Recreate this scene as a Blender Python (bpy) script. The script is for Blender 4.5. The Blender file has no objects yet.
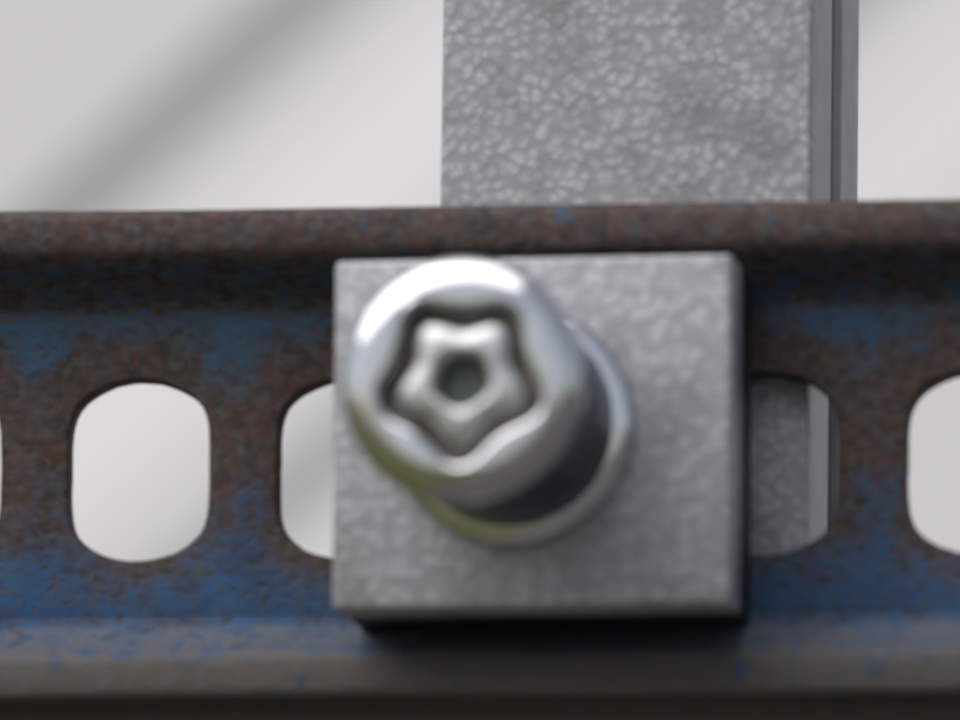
import bpy, bmesh, math, random
from mathutils import Vector, Matrix, noise
random.seed(7)
R = math.radians
MM = 0.001
scene = bpy.context.scene
COL = scene.collection

# ------------------------------------------------------------------ camera
YAW, PITCH, ROLL, DIST = R(9.5), R(8.5), R(0.75), 1.40
AIM = Vector((-7.0 * MM, 0.0, 10.8 * MM))
fwd = Vector((-math.sin(YAW) * math.cos(PITCH), math.cos(YAW) * math.cos(PITCH), math.sin(PITCH)))
rgt = Vector((math.cos(YAW), math.sin(YAW), 0.0))
upv = rgt.cross(fwd)
rot = Matrix((rgt, upv, -fwd)).transposed() @ Matrix.Rotation(ROLL, 3, 'Z')
cam_d = bpy.data.cameras.new('camera')
cam = bpy.data.objects.new('camera', cam_d)
COL.objects.link(cam)
cam.matrix_world = Matrix.Translation(AIM - fwd * DIST) @ rot.to_4x4()
cam_d.sensor_width = 36.0
cam_d.lens = 36.0 * DIST / 0.096
cam_d.clip_start, cam_d.clip_end = 0.01, 2000.0
cam_d.dof.use_dof = True
cam_d.dof.focus_distance = DIST + 0.025
cam_d.dof.aperture_fstop = cam_d.lens / 37.0
scene.camera = cam
scene.cycles.max_bounces = 7
scene.cycles.diffuse_bounces = 3
scene.cycles.glossy_bounces = 5

# ------------------------------------------------------------------ world, sun, exposure
SUN_EL, SUN_AZ = R(57), R(-140)        # azimuth measured from +Y towards +X: behind and left of the camera
world = bpy.data.worlds.new('World'); scene.world = world
world.use_nodes = True
wn = world.node_tree; wn.nodes.clear()
sky = wn.nodes.new('ShaderNodeTexSky'); sky.sky_type = 'NISHITA'; sky.sun_disc = False
sky.sun_elevation = SUN_EL; sky.sun_rotation = SUN_AZ
sky.air_density = 1.0; sky.dust_density = 2.5; sky.ozone_density = 1.0
hs = wn.nodes.new('ShaderNodeHueSaturation'); hs.inputs['Saturation'].default_value = 0.5
bg = wn.nodes.new('ShaderNodeBackground'); bg.inputs['Strength'].default_value = 0.068
wo = wn.nodes.new('ShaderNodeOutputWorld')
wn.links.new(sky.outputs[0], hs.inputs['Color']); wn.links.new(hs.outputs[0], bg.inputs['Color']); wn.links.new(bg.outputs[0], wo.inputs[0])
sun_d = bpy.data.lights.new('sun', 'SUN'); sun_d.energy = 1.5; sun_d.angle = R(74); sun_d.color = (1.0, 0.96, 0.965)
sun = bpy.data.objects.new('sun', sun_d); COL.objects.link(sun)
sdir = Vector((math.sin(SUN_AZ) * math.cos(SUN_EL), math.cos(SUN_AZ) * math.cos(SUN_EL), math.sin(SUN_EL)))
sun.rotation_euler = sdir.to_track_quat('Z', 'Y').to_euler()
sun.location = (0, 0, 3)
vs = scene.view_settings
vs.view_transform = 'Standard'; vs.look = 'None'; vs.exposure = 0.72; vs.gamma = 1.0; vs.use_curve_mapping = False

# ------------------------------------------------------------------ material helpers
class NT:
    def __init__(s, name):
        s.m = bpy.data.materials.new(name); s.m.use_nodes = True
        s.t = s.m.node_tree; s.b = s.t.nodes['Principled BSDF']
    def n(s, typ, **kw):
        nd = s.t.nodes.new(typ)
        for k, v in kw.items(): setattr(nd, k, v)
        return nd
    def l(s, a, b): s.t.links.new(a, b)
    def val(s, sock, v):
        if hasattr(v, 'is_output') or isinstance(v, bpy.types.NodeSocket): s.l(v, sock)
        else: sock.default_value = v
    def math(s, op, a, b=0.0, c=None, clamp=False):
        nd = s.n('ShaderNodeMath', operation=op); nd.use_clamp = clamp
        s.val(nd.inputs[0], a); s.val(nd.inputs[1], b)
        if c is not None: s.val(nd.inputs[2], c)
        return nd.outputs[0]
    def ramp(s, v, lo, hi, a=0.0, b=1.0):
        nd = s.n('ShaderNodeMapRange', interpolation_type='SMOOTHSTEP')
        s.val(nd.inputs['Value'], v)
        for k, x in (('From Min', lo), ('From Max', hi), ('To Min', a), ('To Max', b)): nd.inputs[k].default_value = x
        return nd.outputs['Result']
    def mix(s, f, a, b):
        nd = s.n('ShaderNodeMix', data_type='RGBA')
        s.val(nd.inputs['Factor'], f)
        for i, v in ((6, a), (7, b)):
            if isinstance(v, bpy.types.NodeSocket): s.l(v, nd.inputs[i])
            else: nd.inputs[i].default_value = (*v, 1.0)
        return nd.outputs[2]
    def noise(s, vec, scale, detail=3.0, rough=0.55, dist=0.0):
        nd = s.n('ShaderNodeTexNoise'); s.l(vec, nd.inputs['Vector'])
        nd.inputs['Scale'].default_value = scale; nd.inputs['Detail'].default_value = detail
        nd.inputs['Roughness'].default_value = rough; nd.inputs['Distortion'].default_value = dist
        return nd.outputs['Fac']
    def obj(s):
        return s.n('ShaderNodeTexCoord').outputs['Object']
    def scaled(s, vec, sc):
        nd = s.n('ShaderNodeVectorMath', operation='MULTIPLY'); s.l(vec, nd.inputs[0]); nd.inputs[1].default_value = sc
        return nd.outputs[0]
    def bump(s, h, strength, dist_mm):
        nd = s.n('ShaderNodeBump'); nd.inputs['Strength'].default_value = strength
        nd.inputs['Distance'].default_value = dist_mm * MM
        s.l(h, nd.inputs['Height']); s.l(nd.outputs[0], s.b.inputs['Normal'])
    def set(s, **kw):
        for k, v in kw.items():
            k = k.replace('_', ' ')
            if isinstance(v, bpy.types.NodeSocket): s.l(v, s.b.inputs[k])
            else: s.b.inputs[k].default_value = (*v, 1.0) if isinstance(v, tuple) else v

PITCHX = 21.2        # slot pitch in mm

def mat_painted_steel():
    """worn blue paint over brown rusted steel; paint survives away from the slots"""
    a = NT('worn_blue_paint')
    o = a.scaled(a.obj(), (1000, 1000, 1000))           # millimetres
    sep = a.n('ShaderNodeSeparateXYZ'); a.l(o, sep.inputs[0])
    x, y, z = sep.outputs
    xm = a.math('SUBTRACT', a.math('FLOORED_MODULO', a.math('ADD', x, PITCHX / 2), PITCHX), PITCHX / 2)
    d = a.math('SQRT', a.math('ADD', a.math('MULTIPLY', xm, xm), a.math('MULTIPLY', z, z)))
    n1 = a.noise(o, 0.16, 4, 0.6); n2 = a.noise(a.scaled(o, (0.75, 1, 1)), 0.55, 4, 0.65); n3 = a.noise(a.scaled(o, (0.8, 1, 1)), 0.95, 2.5, 0.6)
    w = a.math('MULTIPLY_ADD', a.math('SUBTRACT', n1, 0.5), 12.0, d)
    w = a.math('MULTIPLY_ADD', a.math('SUBTRACT', n2, 0.5), 14.0, w)
    w = a.math('MULTIPLY_ADD', a.math('SUBTRACT', n3, 0.5), 9.0, w)
    w = a.math('MULTIPLY_ADD', a.math('GREATER_THAN', 0.0, z), 1.8, w)      # more paint left on the lower half
    az = a.math('ABSOLUTE', z)
    # paint broken along the lower fold line
    fold = a.math('SUBTRACT', 1.0, a.ramp(a.math('ABSOLUTE', a.math('ADD', z, 15.4)), 0.2, 1.3))
    w = a.math('MULTIPLY_ADD', fold, -2.6, w)
    w = a.math('MULTIPLY_ADD', a.ramp(z, 0.0, 4.0), -1.3, w)
    paint = a.ramp(w, 10.0, 16.6)
    pits = a.ramp(a.noise(o, 0.62, 2, 0.5, 0.6), 0.60, 0.68)
    paint = a.math('MULTIPLY', paint, a.math('SUBTRACT', 1.0, a.math('MULTIPLY', pits, 0.85)))
    # the forward lips and the upper fold are rubbed bare
    zz = a.math('MULTIPLY_ADD', a.ramp(z, 10.5, 17.5), 4.5, az)
    lip = a.ramp(a.math('MULTIPLY_ADD', a.math('SUBTRACT', n2, 0.5), 7.0, zz), 17.5, 21.0)
    spot = a.ramp(a.noise(o, 0.28, 3, 0.55), 0.64, 0.70)
    keep = a.math('MAXIMUM', a.math('SUBTRACT', 1.0, lip), a.math('MULTIPLY', spot, 0.8))
    keep = a.math('MAXIMUM', keep, a.math('MULTIPLY', a.math('MULTIPLY', a.ramp(z, 0.0, 8.0), a.ramp(z, 19.5, 21.5, 1.0, 0.0)), a.ramp(n2, 0.42, 0.62, 0.0, 0.75)))
    paint = a.math('MULTIPLY', paint, keep)
    blue = a.mix(a.ramp(n1, 0.3, 0.7), (0.016, 0.058, 0.150), (0.024, 0.085, 0.190))
    blue = a.mix(a.ramp(z, 2.0, 10.0, 0, 0.55), blue, (0.030, 0.080, 0.125))         # greener upper coat
    blue = a.mix(a.ramp(n3, 0.40, 0.66, 0, 0.65), blue, (0.052, 0.060, 0.070))
    rust = a.mix(a.ramp(n2, 0.35, 0.65), (0.040, 0.033, 0.031), (0.080, 0.050, 0.040))
    rust = a.mix(a.ramp(n3, 0.42, 0.68, 0, 0.7), rust, (0.095, 0.092, 0.086))
    rust = a.mix(a.ramp(a.noise(o, 0.45, 3, 0.6, 1.0), 0.55, 0.66, 0, 0.6), rust, (0.105, 0.036, 0.028))
    rust = a.mix(a.ramp(z, -19.5, -17.0, 0.65, 0.0), rust, (0.125, 0.117, 0.105))      # bare grey lower lip
    # dust lying on the lower ledge
    dust = a.math('MULTIPLY', a.ramp(z, -16.6, -15.2, 1.0, 0.0), a.ramp(z, -20.6, -19.6, 0.0, 1.0))
    blue = a.mix(a.math('MULTIPLY', dust, a.ramp(n2, 0.3, 0.6, 0.15, 0.85)), blue, (0.125, 0.130, 0.145))
    col = a.mix(paint, rust, blue)
    a.set(Base_Color=col, Roughness=a.ramp(paint, 0, 1, 0.75, 0.62))
    a.b.inputs['Specular IOR Level'].default_value = 0.25
    h = a.math('MULTIPLY_ADD', paint, 0.35, a.math('MULTIPLY', a.math('ADD', n3, n2), 0.5))
    a.bump(h, 0.7, 0.25)
    return a.m

def mat_galv(name, cell, c_lo, c_hi, rough, bump_mm, grime=0.35):
    """hot-dip galvanised steel: small bright frosted beads with darker hollows"""
    a = NT(name)
    o = a.scaled(a.obj(), (1000, 1000, 1000))
    wob = a.n('ShaderNodeTexNoise'); a.l(o, wob.inputs['Vector']); wob.inputs['Scale'].default_value = 0.55; wob.inputs['Detail'].default_value = 2
    off = a.n('ShaderNodeVectorMath', operation='MULTIPLY_ADD'); a.l(wob.outputs['Color'], off.inputs[0])
    off.inputs[1].default_value = (0.9, 0.9, 0.9); a.l(o, off.inputs[2])
    sp = a.n('ShaderNodeSeparateXYZ'); a.l(off.outputs[0], sp.inputs[0])
    cb = a.n('ShaderNodeCombineXYZ')
    a.l(a.math('MULTIPLY_ADD', sp.outputs[1], 0.8, sp.outputs[0]), cb.inputs[0]); a.l(a.math('MULTIPLY_ADD', sp.outputs[1], 0.6, sp.outputs[2]), cb.inputs[1])
    v = a.n('ShaderNodeTexVoronoi', feature='SMOOTH_F1', voronoi_dimensions='2D'); a.l(cb.outputs[0], v.inputs['Vector'])
    v.inputs['Scale'].default_value = 1.0 / cell; v.inputs['Smoothness'].default_value = 0.5
    bead = a.ramp(v.outputs['Distance'], 0.02, 0.72, 1.0, 0.0)
    n1 = a.noise(o, 0.10, 5, 0.7); n2 = a.noise(o, 0.9, 1.5, 0.5); n3 = a.noise(o, 0.3, 3, 0.5)
    h = a.math('MULTIPLY_ADD', bead, a.ramp(n3, 0.3, 0.7, 0.4, 1.0), a.math('MULTIPLY', n2, 0.7))
    col = a.mix(a.ramp(h, 0.35, 1.35), c_lo, c_hi)
    col = a.mix(a.ramp(n1, 0.47, 0.66, 0, grime), col, (0.16, 0.155, 0.14))
    a.set(Base_Color=col, Metallic=0.28, Roughness=a.ramp(n2, 0.3, 0.7, rough - 0.06, rough + 0.08))
    a.bump(h, 0.9, bump_mm)
    return a.m

def mat_chrome(name, base=(0.66, 0.66, 0.67), rough=0.075):
    a = NT(name)
    o = a.scaled(a.obj(), (1000, 1000, 1000))
    n1 = a.noise(o, 0.35, 4, 0.6); n2 = a.noise(a.scaled(o, (1, 0.15, 1)), 3.0, 3, 0.6)
    col = a.mix(a.ramp(n1, 0.45, 0.75, 0, 0.5), base, (0.50, 0.49, 0.47))
    a.set(Base_Color=col, Metallic=1.0, Roughness=a.math('ADD', a.ramp(n1, 0.35, 0.75, rough - 0.03, rough + 0.09), a.math('MULTIPLY', n2, 0.04)))
    a.bump(n2, 0.12, 0.05)
    return a.m

def mat_plain(name, c0, c1, rough, scale, metallic=0.0, bump=0.0, bump_mm=0.1, coat=0.0):
    a = NT(name)
    o = a.scaled(a.obj(), (1000, 1000, 1000))
    n = a.noise(o, scale, 4, 0.6)
    a.set(Base_Color=a.mix(a.ramp(n, 0.3, 0.7), c0, c1), Roughness=rough, Metallic=metallic)
    a.b.inputs['Coat Weight'].default_value = coat
    if bump: a.bump(n, bump, bump_mm)
    return a.m

M_STEEL = mat_painted_steel()
M_POST = mat_galv('galvanised_bead', 1.25, (0.33, 0.33, 0.345), (0.475, 0.48, 0.505), 0.62, 0.075, 0.5)
M_SIDE = mat_plain('galvanised_smooth', (0.30, 0.30, 0.31), (0.36, 0.36, 0.37), 0.5, 0.2, 0.5, 0.1, 0.05)
M_BLOCK = mat_galv('cast_zinc', 1.5, (0.36, 0.36, 0.38), (0.50, 0.50, 0.525), 0.50, 0.07, 0.4)
M_CHROME = mat_chrome('chrome_plate')
M_PIN = mat_chrome('chrome_pin', (0.57, 0.585, 0.57), 0.38)
M_GROOVE = mat_plain('shaded_groove_steel', (0.27, 0.235, 0.22), (0.37, 0.33, 0.31), 0.45, 0.6, 1.0)  # steel darkened so the groove reads as a shaded recess
M_BODY = mat_plain('blackened_steel', (0.13, 0.135, 0.15), (0.23, 0.235, 0.25), 0.2, 0.25, 1.0)
M_BODY.node_tree.nodes['Principled BSDF'].inputs['Specular Tint'].default_value = (0.5, 0.5, 0.53, 1)
M_HOLE = mat_plain('shaded_bore', (0.13, 0.155, 0.12), (0.19, 0.215, 0.175), 0.5, 0.6, 0.6)  # dark green-grey colour puts the shade into the centre hole
M_PAD_SHADE = mat_plain('pad_shade_black', (0.012, 0.012, 0.013), (0.022, 0.022, 0.022), 0.7, 0.4)
M_SHANK = mat_plain('dark_thread_steel', (0.09, 0.09, 0.09), (0.16, 0.15, 0.14), 0.45, 0.8, 0.8)
M_WHITE = mat_plain('white_panel_paint', (0.80, 0.785, 0.785), (0.82, 0.81, 0.81), 0.45, 0.004, 0.0, 0.0)

def mat_ground():
    """grey paving with a strip of grass on the left"""
    a = NT('paving_and_grass')
    o = a.obj()
    n1 = a.noise(o, 0.7, 5, 0.6); n2 = a.noise(o, 9.0, 5, 0.65)
    sep = a.n('ShaderNodeSeparateXYZ'); a.l(o, sep.inputs[0])
    g = a.mix(a.ramp(n2, 0.35, 0.65), (0.050, 0.062, 0.014), (0.115, 0.115, 0.026))
    p = a.mix(a.ramp(n2, 0.3, 0.7), (0.070, 0.066, 0.064), (0.120, 0.112, 0.108))
    edge = a.ramp(a.math('MULTIPLY_ADD', a.math('SUBTRACT', n1, 0.5), 0.8, sep.outputs[0]), -0.55, -0.35)
    a.set(Base_Color=a.mix(edge, g, p), Roughness=0.9)
    a.bump(n2, 0.8, 15)
    return a.m
M_GROUND = mat_ground()

# ------------------------------------------------------------------ object helpers
def mesh_obj(name, verts, faces, mat, parent=None, smooth=True, loc=(0, 0, 0), sharp=35):
    me = bpy.data.meshes.new(name)
    me.from_pydata([tuple(c * MM for c in v) for v in verts], [], faces)
    bm = bmesh.new(); bm.from_mesh(me)
    bmesh.ops.remove_doubles(bm, verts=bm.verts, dist=1e-6)
    bmesh.ops.recalc_face_normals(bm, faces=bm.faces)
    for f in bm.faces: f.smooth = smooth
    for e in bm.edges:
        if len(e.link_faces) == 2 and e.calc_face_angle(0) > R(sharp): e.smooth = False
    bm.to_mesh(me); bm.free()
    me.materials.append(mat)
    o = bpy.data.objects.new(name, me); COL.objects.link(o)
    o.parent = parent; o.location = loc
    return o

def thing(name, label, cat, loc=(0, 0, 0)):
    o = bpy.data.objects.new(name, None); COL.objects.link(o)
    o.location = loc; o.empty_display_size = 0.01
    o['label'] = label; o['category'] = cat
    return o

def lathe(rings, n, cap_start=False, cap_end=False):
    """rings: list of (radius or f(theta), depth_mm towards -Y)"""
    V, F = [], []
    for r, y in rings:
        for k in range(n):
            t = 2 * math.pi * k / n
            rr = r(t) if callable(r) else r
            V.append((rr * math.cos(t), y, rr * math.sin(t)))
    for i in range(len(rings) - 1):
        for k in range(n):
            k2 = (k + 1) % n
            F.append((i * n + k, i * n + k2, (i + 1) * n + k2, (i + 1) * n + k))
    if cap_start: F.append(tuple(range(n)))
    if cap_end: F.append(tuple(range((len(rings) - 1) * n, len(rings) * n)))
    return V, F

def arc(cx, cy, r, a0, a1, n):
    return [(cx + r * math.cos(R(a0 + (a1 - a0) * i / n)), cy + r * math.sin(R(a0 + (a1 - a0) * i / n))) for i in range(n + 1)]

def rounded_box(sx, sy, sz, r, seg=3):
    bm = bmesh.new()
    bmesh.ops.create_cube(bm, size=1.0)
    bmesh.ops.scale(bm, vec=(sx, sy, sz), verts=bm.verts)
    bmesh.ops.bevel(bm, geom=bm.edges[:] + bm.verts[:], offset=r, segments=seg, profile=0.5, affect='EDGES')
    V = [tuple(v.co) for v in bm.verts]; F = [tuple(v.index for v in f.verts) for f in bm.faces]
    bm.free()
    return V, F

# ------------------------------------------------------------------ setting: ground
bm = bmesh.new()
bmesh.ops.create_grid(bm, x_segments=20, y_segments=20, size=300)
me = bpy.data.meshes.new('ground'); bm.to_mesh(me); bm.free(); me.materials.append(M_GROUND)
ground = bpy.data.objects.new('ground', me); COL.objects.link(ground); ground.location = (0, 0, -0.9)
ground['kind'] = 'structure'

# ------------------------------------------------------------------ white panel far behind, with pressed diagonal creases
def build_panel():
    """pressed sheet: flat fields joined by diagonal grooves; u runs across the creases"""
    Y0 = 400.0
    fx, fy = 1100, 900
    cxp, czp = -110.0, 50.0
    ang = R(42)                                  # crease direction, up to the right
    nx_, nz_ = math.sin(ang), -math.cos(ang)     # across the crease, towards lower right
    grooves = [(-38.5, 11, 3.4), (8.5, 9, 2.3)]
    step = 5.0
    def depth(u):
        y = 0.0
        for g, w, dp in grooves:
            t = u - g
            if -w < t < 0: y += dp * (0.5 - 0.5 * math.cos(math.pi * (t + w) / w))
            elif 0 <= t < 34: y += dp * (0.5 + 0.5 * math.cos(math.pi * t / 34))
        return y
    # grid in (u, v) rotated frame, clipped to the panel rectangle by clamping
    us = []
    u = -1500.0
    while u <= 1500.0:
        us.append(u)
        near = min(abs(u - g[0]) for g in grooves)
        u += 1.0 if near < 50 else 30.0
    vs_ = [-1500.0 + 60 * i for i in range(51)]
    bm = bmesh.new()
    grid = [[bm.verts.new(((cxp + nx_ * u + math.cos(ang) * v), Y0 + depth(u), (czp + nz_ * u + math.sin(ang) * v))) for v in vs_] for u in us]
    for i in range(len(us) - 1):
        for j in range(len(vs_) - 1):
            bm.faces.new((grid[i][j], grid[i + 1][j], grid[i + 1][j + 1], grid[i][j + 1]))
    for co, no in (((cxp - fx, 0, 0), (-1, 0, 0)), ((cxp + fx, 0, 0), (1, 0, 0)), ((0, 0, -130.0), (0, 0, -1)), ((0, 0, fy), (0, 0, 1))):
        bmesh.ops.bisect_plane(bm, geom=bm.verts[:] + bm.edges[:] + bm.faces[:], plane_co=co, plane_no=no, clear_outer=True)
    ret = bmesh.ops.extrude_face_region(bm, geom=bm.faces[:])
    for v in [g for g in ret['geom'] if isinstance(g, bmesh.types.BMVert)]: v.co.y += 2.0
    bm.verts.index_update()
    V = [tuple(v.co) for v in bm.verts]; F = [tuple(v.index for v in f.verts) for f in bm.faces]
    bm.free()
    root = thing('white_panel', '', '', (cxp * MM, Y0 * MM, -0.9))
    sheet = mesh_obj('sheet', V, F, M_WHITE, root, sharp=50, loc=(-cxp * MM, -Y0 * MM, 0.9))
    for k in (-1, 1):                                # two added legs, well outside the picture; sheet cut short to limit bounced light
        V2, F2 = rounded_box(60, 40, 1500, 3)
        mesh_obj('leg', V2, F2, M_SIDE, root, loc=(k * 0.95, 0.035, 0.75), sharp=50)
    return root
panel = build_panel()
panel['label'] = 'large white painted sheet with soft diagonal creases, far behind the steel post'
panel['category'] = 'panel'

# ------------------------------------------------------------------ galvanised post behind the channel
post = thing('galvanised_post', 'upright grey galvanised steel post with beaded zinc face behind the blue channel', 'post', (7.0 * MM, 3.05 * MM, -0.9))
def extrude_profile(pts, z0, z1, nseg=1):
    n = len(pts); V, F = [], []
    for k in range(nseg + 1):
        z = z0 + (z1 - z0) * k / nseg
        V += [(p[0], p[1], z) for p in pts]
    for k in range(nseg):
        for i in range(n):
            j = (i + 1) % n
            F.append((k * n + i, k * n + j, (k + 1) * n + j, (k + 1) * n + i))
    F.append(tuple(range(n))); F.append(tuple(range(nseg * n, nseg * n + n)))
    return V, F
W = 37.6
ptop = 1150.0
def u_profile(x0, x1, y0, y1, t, r):
    """U section open towards +Y with rounded front corners"""
    outer = [(x0, y1)] + [(x0 + r + dx, y0 + r + dy) for dx, dy in arc(0, 0, r, 180, 270, 5)] + [(x1 - r + dx, y0 + r + dy) for dx, dy in arc(0, 0, r, 270, 360, 5)] + [(x1, y1)]
    inner = [(x1 - t, y1), (x1 - t, y0 + t), (x0 + t, y0 + t), (x0 + t, y1)]
    return outer + inner
# front plate with the beaded zinc coat
V, F = extrude_profile(u_profile(-W / 2, W / 2, 0.0, 1.6, 1.2, 0.5), 0, ptop, 1)
mesh_obj('front_plate', V, F, M_POST, post)
# smooth side return
V, F = extrude_profile(u_profile(-W / 2 + 0.35, W / 2 - 0.35, 1.7, 16.5, 1.5, 0.3), 0, ptop, 1)
mesh_obj('side_return', V, F, M_SIDE, post)
# rear half of the post, set off by a dark gap
V, F = extrude_profile(u_profile(-W / 2 + 0.2, W / 2 + 0.25, 19.6, 32.0, 1.5, 0.8), 0, ptop, 1)
mesh_obj('rear_channel', V, F, M_SIDE, post)
V, F = extrude_profile([(-W / 2 + 2.5, 16), (W / 2 - 2.2, 16), (W / 2 - 2.2, 21), (-W / 2 + 2.5, 21)], 0, ptop, 1)
mesh_obj('inner_seam', V, F, M_SHANK, post)

# ------------------------------------------------------------------ slotted channel
chan = thing('slotted_channel', 'rusty steel channel with worn blue paint and a row of rounded slots', 'channel', (0.8 * MM, 0, 0))
NC = 12                      # slots each side
XL, XR = -(NC + 0.5) * PITCHX, (NC + 0.5) * PITCHX
TH = 3.0
ZW = 15.0                    # half height of the flat web
def slot_outline(n=64, rx=7.15, rr=9.1, corner=1.6):
    """circle with two flats, corners eased"""
    pts = []
    for k in range(n):
        t = 2 * math.pi * k / n
        c, s = math.cos(t), math.sin(t)
        rc = rr
        rf = rx / max(abs(c), 1e-6)
        # smooth minimum
        p = 14
        r = (rc ** -p + rf ** -p) ** (-1 / p)
        pts.append((r * c, r * s))
    return pts
def web_mesh():
    V, F = [], []
    so = slot_outline()
    n = len(so)
    hx, hz = PITCHX / 2, ZW
    bw = 0.35
    for ci in range(-NC, NC + 1):
        cx = ci * PITCHX
        jit = random.Random(ci)
        sx, sz = 1 + jit.uniform(-.008, .008), 1 + jit.uniform(-.008, .008)
        rect = []
        for (a, b) in so:
            k = min(hx / max(abs(a), 1e-9), hz / max(abs(b), 1e-9))
            rect.append([a * k, b * k])
        # snap nearest to the rectangle corners
        for qx, qz in ((hx, hz), (-hx, hz), (hx, -hz), (-hx, -hz)):
            i = min(range(n), key=lambda i: (rect[i][0] - qx) ** 2 + (rect[i][1] - qz) ** 2)
            rect[i] = [qx, qz]
        loops = []
        def loop(pts, y): 
            b = len(V); V.extend((cx + p[0], y, p[1]) for p in pts); loops.append(b)
        def wob(p): return 1 + 0.011 * noise.noise(Vector((p[0] * .35, p[1] * .35, ci * 7.3))) + 0.006 * noise.noise(Vector((p[0] * 1.3, p[1] * 1.3, ci * 3.1)))
        def sc(e): return [(p[0] * sx * wob(p) * (1 + e / 8), p[1] * sz * wob(p) * (1 + e / 8)) for p in so]
        loop(rect, 0.0); loop(sc(bw), 0.0); loop(sc(bw * .3), 0.1); loop(sc(0), 0.35); loop(sc(0), TH - .3); loop(sc(.3), TH); loop(rect, TH)
        for a, b in zip(loops[:-1], loops[1:]):
            for k in range(n):
                k2 = (k + 1) % n
                F.append((a + k, a + k2, b + k2, b + k))
    return V, F
V, F = web_mesh()
mesh_obj('web', V, F, M_STEEL, chan, sharp=60)
def flange(sign, depth, zs, ze, zo, leg):
    """rolled edge: web end zs, sloping fold to ze, upright lip face to zo, then back under; optional set-back leg"""
    pts = [(0.0, ZW), (0.0, zs - 0.4), (-0.15, zs + 0.15)]
    pts += [(-depth * k - 0.0, zs + 0.15 + (ze - zs) * (k ** 0.9)) for k in (0.2, 0.45, 0.7, 0.86)]
    pts += [(-depth + 0.32, ze + 0.1), (-depth + 0.08, ze + 0.55), (-depth, ze + 1.1), (-depth - .1, (ze + zo) / 2)]
    rr = 1.1 if leg else 2.0
    pts += [(-depth + rr + rr * math.cos(R(a)), zo - rr + rr * math.sin(R(a))) for a in range(180, 89, -15)]
    if leg: pts += [(-0.6, zo + .1), (0.0, zo + .7), (0.0, zo + leg), (TH, zo + leg), (TH, ZW)]
    else: pts += [(TH - 1.0, zo), (TH, zo - 1.0), (TH, ZW)]
    z0 = 0.0
    n = len(pts); V, F = [], []
    NX = 260
    for k in range(NX + 1):
        x = XL + (XR - XL) * k / NX
        w = noise.noise(Vector((x * 0.02, sign * 9.0, 0))) * 0.25
        for i, (y, z) in enumerate(pts):
            front = min(1.0, max(0.0, (-y - 1.0) / 3.0))
            j = noise.noise(Vector((x * 0.35, y * 0.5, z * 0.5 + sign * 20))) * 0.13
            V.append((x, y + front * (w + j), sign * (z0 + z + front * (w + j) * 0.7)))
    for k in range(NX):
        for i in range(n):
            j = (i + 1) % n
            F.append((k * n + i, k * n + j, (k + 1) * n + j, (k + 1) * n + i))
    F.append(tuple(range(n))); F.append(tuple(range(NX * n, NX * n + n)))
    return V, F
V, F = flange(1, 6.5, 16.2, 20.9, 25.7, 0)
mesh_obj('flange', V, F, M_STEEL, chan, sharp=50)
V, F = flange(-1, 6.0, 15.3, 19.6, 23.9, 16.0)
mesh_obj('flange', V, F, M_STEEL, chan, sharp=50)

# ------------------------------------------------------------------ square clamping block
BX, BZ = 1.1, 1.0
V, F = rounded_box(39.8, 7.0, 34.9, 0.6)
block = mesh_obj('clamping_block', V, F, M_BLOCK, None, loc=(BX * MM, -13.5 * MM, BZ * MM), sharp=60)
V, F = rounded_box(39.2, 10.0, 34.5, 0.5)  # black pad added to give the shadow strip under and beside the block
mesh_obj('shade_pad', V, F, M_PAD_SHADE, block, loc=(-0.15 * MM, 8.48 * MM, -0.05 * MM), sharp=60)['label'] = 'black pad behind the zinc block, added for the shadow strip around it'
block['label'] = 'thick square grey zinc block clamped on the blue channel under the chrome bolt'
block['category'] = 'block'
block.rotation_euler = (0, R(-0.3), 0)

# ------------------------------------------------------------------ chrome security bolt
bolt = thing('security_bolt', 'chrome security bolt with star shaped groove in its round head', 'bolt', (-0.75 * MM, -17.0 * MM, 1.65 * MM))
N = 240
def star(r_lobe, r_val, rot=-91.0, sharp=0.0):
    m, a = (r_lobe + r_val) / 2, (r_lobe - r_val) / 2
    def f(t):
        c = math.cos(5 * (t - R(rot)))
        return m + a * (c - sharp * (1 - c * c))
    return f
L = 32.0                                         # head front, measured from the block face
RH, RB = 12.0, 10.4
def off(fn, d): return lambda t: fn(t) + d
gout = star(8.25, 6.6, sharp=0.12)
gin = star(6.75, 5.15, sharp=0.12)
FLOOR = -L + 4.6
# dark barrel between collar and head
V, F = lathe([(9.0, -2.4), (RB, -2.4), (RB, -4.0), (RB, -12.0), (RB, -20.0), (RB, -L + 3.6), (9.0, -L + 3.6)], N, True, False)
mesh_obj('barrel', V, F, M_BODY, bolt, sharp=50)
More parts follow.
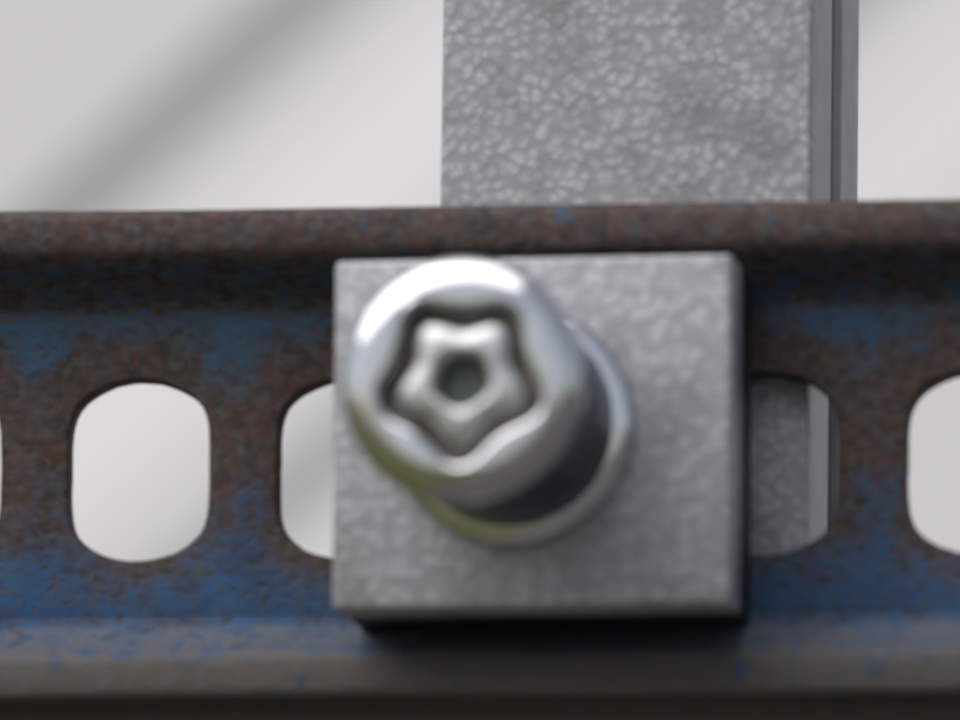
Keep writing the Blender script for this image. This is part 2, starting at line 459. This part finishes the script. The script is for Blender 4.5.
# polished rim of the head
RC = 3.0
rings = [(9.5, -L + 3.5), (RB + .1, -L + 3.5), (RH - .5, -L + 3.3), (RH - .1, -L + 2.9)]
rings += [(RH - RC + RC * math.cos(R(a)), -L + 2.15 - 2.1 * math.sin(R(a))) for a in (0, 12, 24, 36, 48, 60, 72, 82)]
rings += [(9.05, -L + 0.03), (off(gout, 0.75), -L), (off(gout, 0.42), -L + 0.04), (off(gout, 0.18), -L + 0.22), (off(gout, 0.04), -L + 0.55), (gout, -L + 0.8)]
V, F = lathe(rings, N)
head = mesh_obj('head', V, F, M_CHROME, bolt, sharp=50)
# key groove, its steel coloured darker to stand in for shade
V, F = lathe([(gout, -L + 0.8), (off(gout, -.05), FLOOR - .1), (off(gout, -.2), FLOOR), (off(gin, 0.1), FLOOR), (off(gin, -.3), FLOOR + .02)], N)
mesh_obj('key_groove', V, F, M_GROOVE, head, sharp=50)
# star shaped pin standing inside the groove, dished towards a centre hole
hole = star(2.35, 2.2, sharp=0.0)
def blend(f, g, k): return lambda t: f(t) * (1 - k) + g(t) * k
e = off(gin, -.85)
rim = off(hole, .75)
pin = [(gin, FLOOR + .02), (gin, -L + 1.9), (off(gin, -0.06), -L + 1.6), (off(gin, -.25), -L + 1.3), (off(gin, -.5), -L + 1.08), (e, -L + 0.9)]
pin += [(blend(e, rim, .4), -L + 0.72), (blend(e, rim, .8), -L + 0.62), (rim, -L + 0.66), (off(hole, .5), -L + 0.9), (off(hole, .22), -L + 1.7), (hole, -L + 2.7)]
V, F = lathe(pin, N)
star_pin = mesh_obj('star_pin', V, F, M_PIN, bolt, sharp=50)
V, F = lathe([(hole, -L + 2.7), (off(hole, -.1), -L + 3.4), (off(hole, -.3), -L + 4.3)], N, False, True)
mesh_obj('centre_hole', V, F, M_HOLE, star_pin, sharp=50)
# collar against the block
RF = 12.2
col = [(9.5, 0.03), (RF - .5, 0.03), (RF, -0.4), (RF, -1.2)] + [(RF - 1.0 + 1.0 * math.cos(R(a)), -1.4 - 1.0 * math.sin(R(a))) for a in (20, 40, 60, 80)] + [(RB + .02, -2.55), (9.5, -2.6)]
V, F = lathe(col, N, cap_start=True, cap_end=True)
mesh_obj('collar', V, F, M_CHROME, bolt, sharp=50)
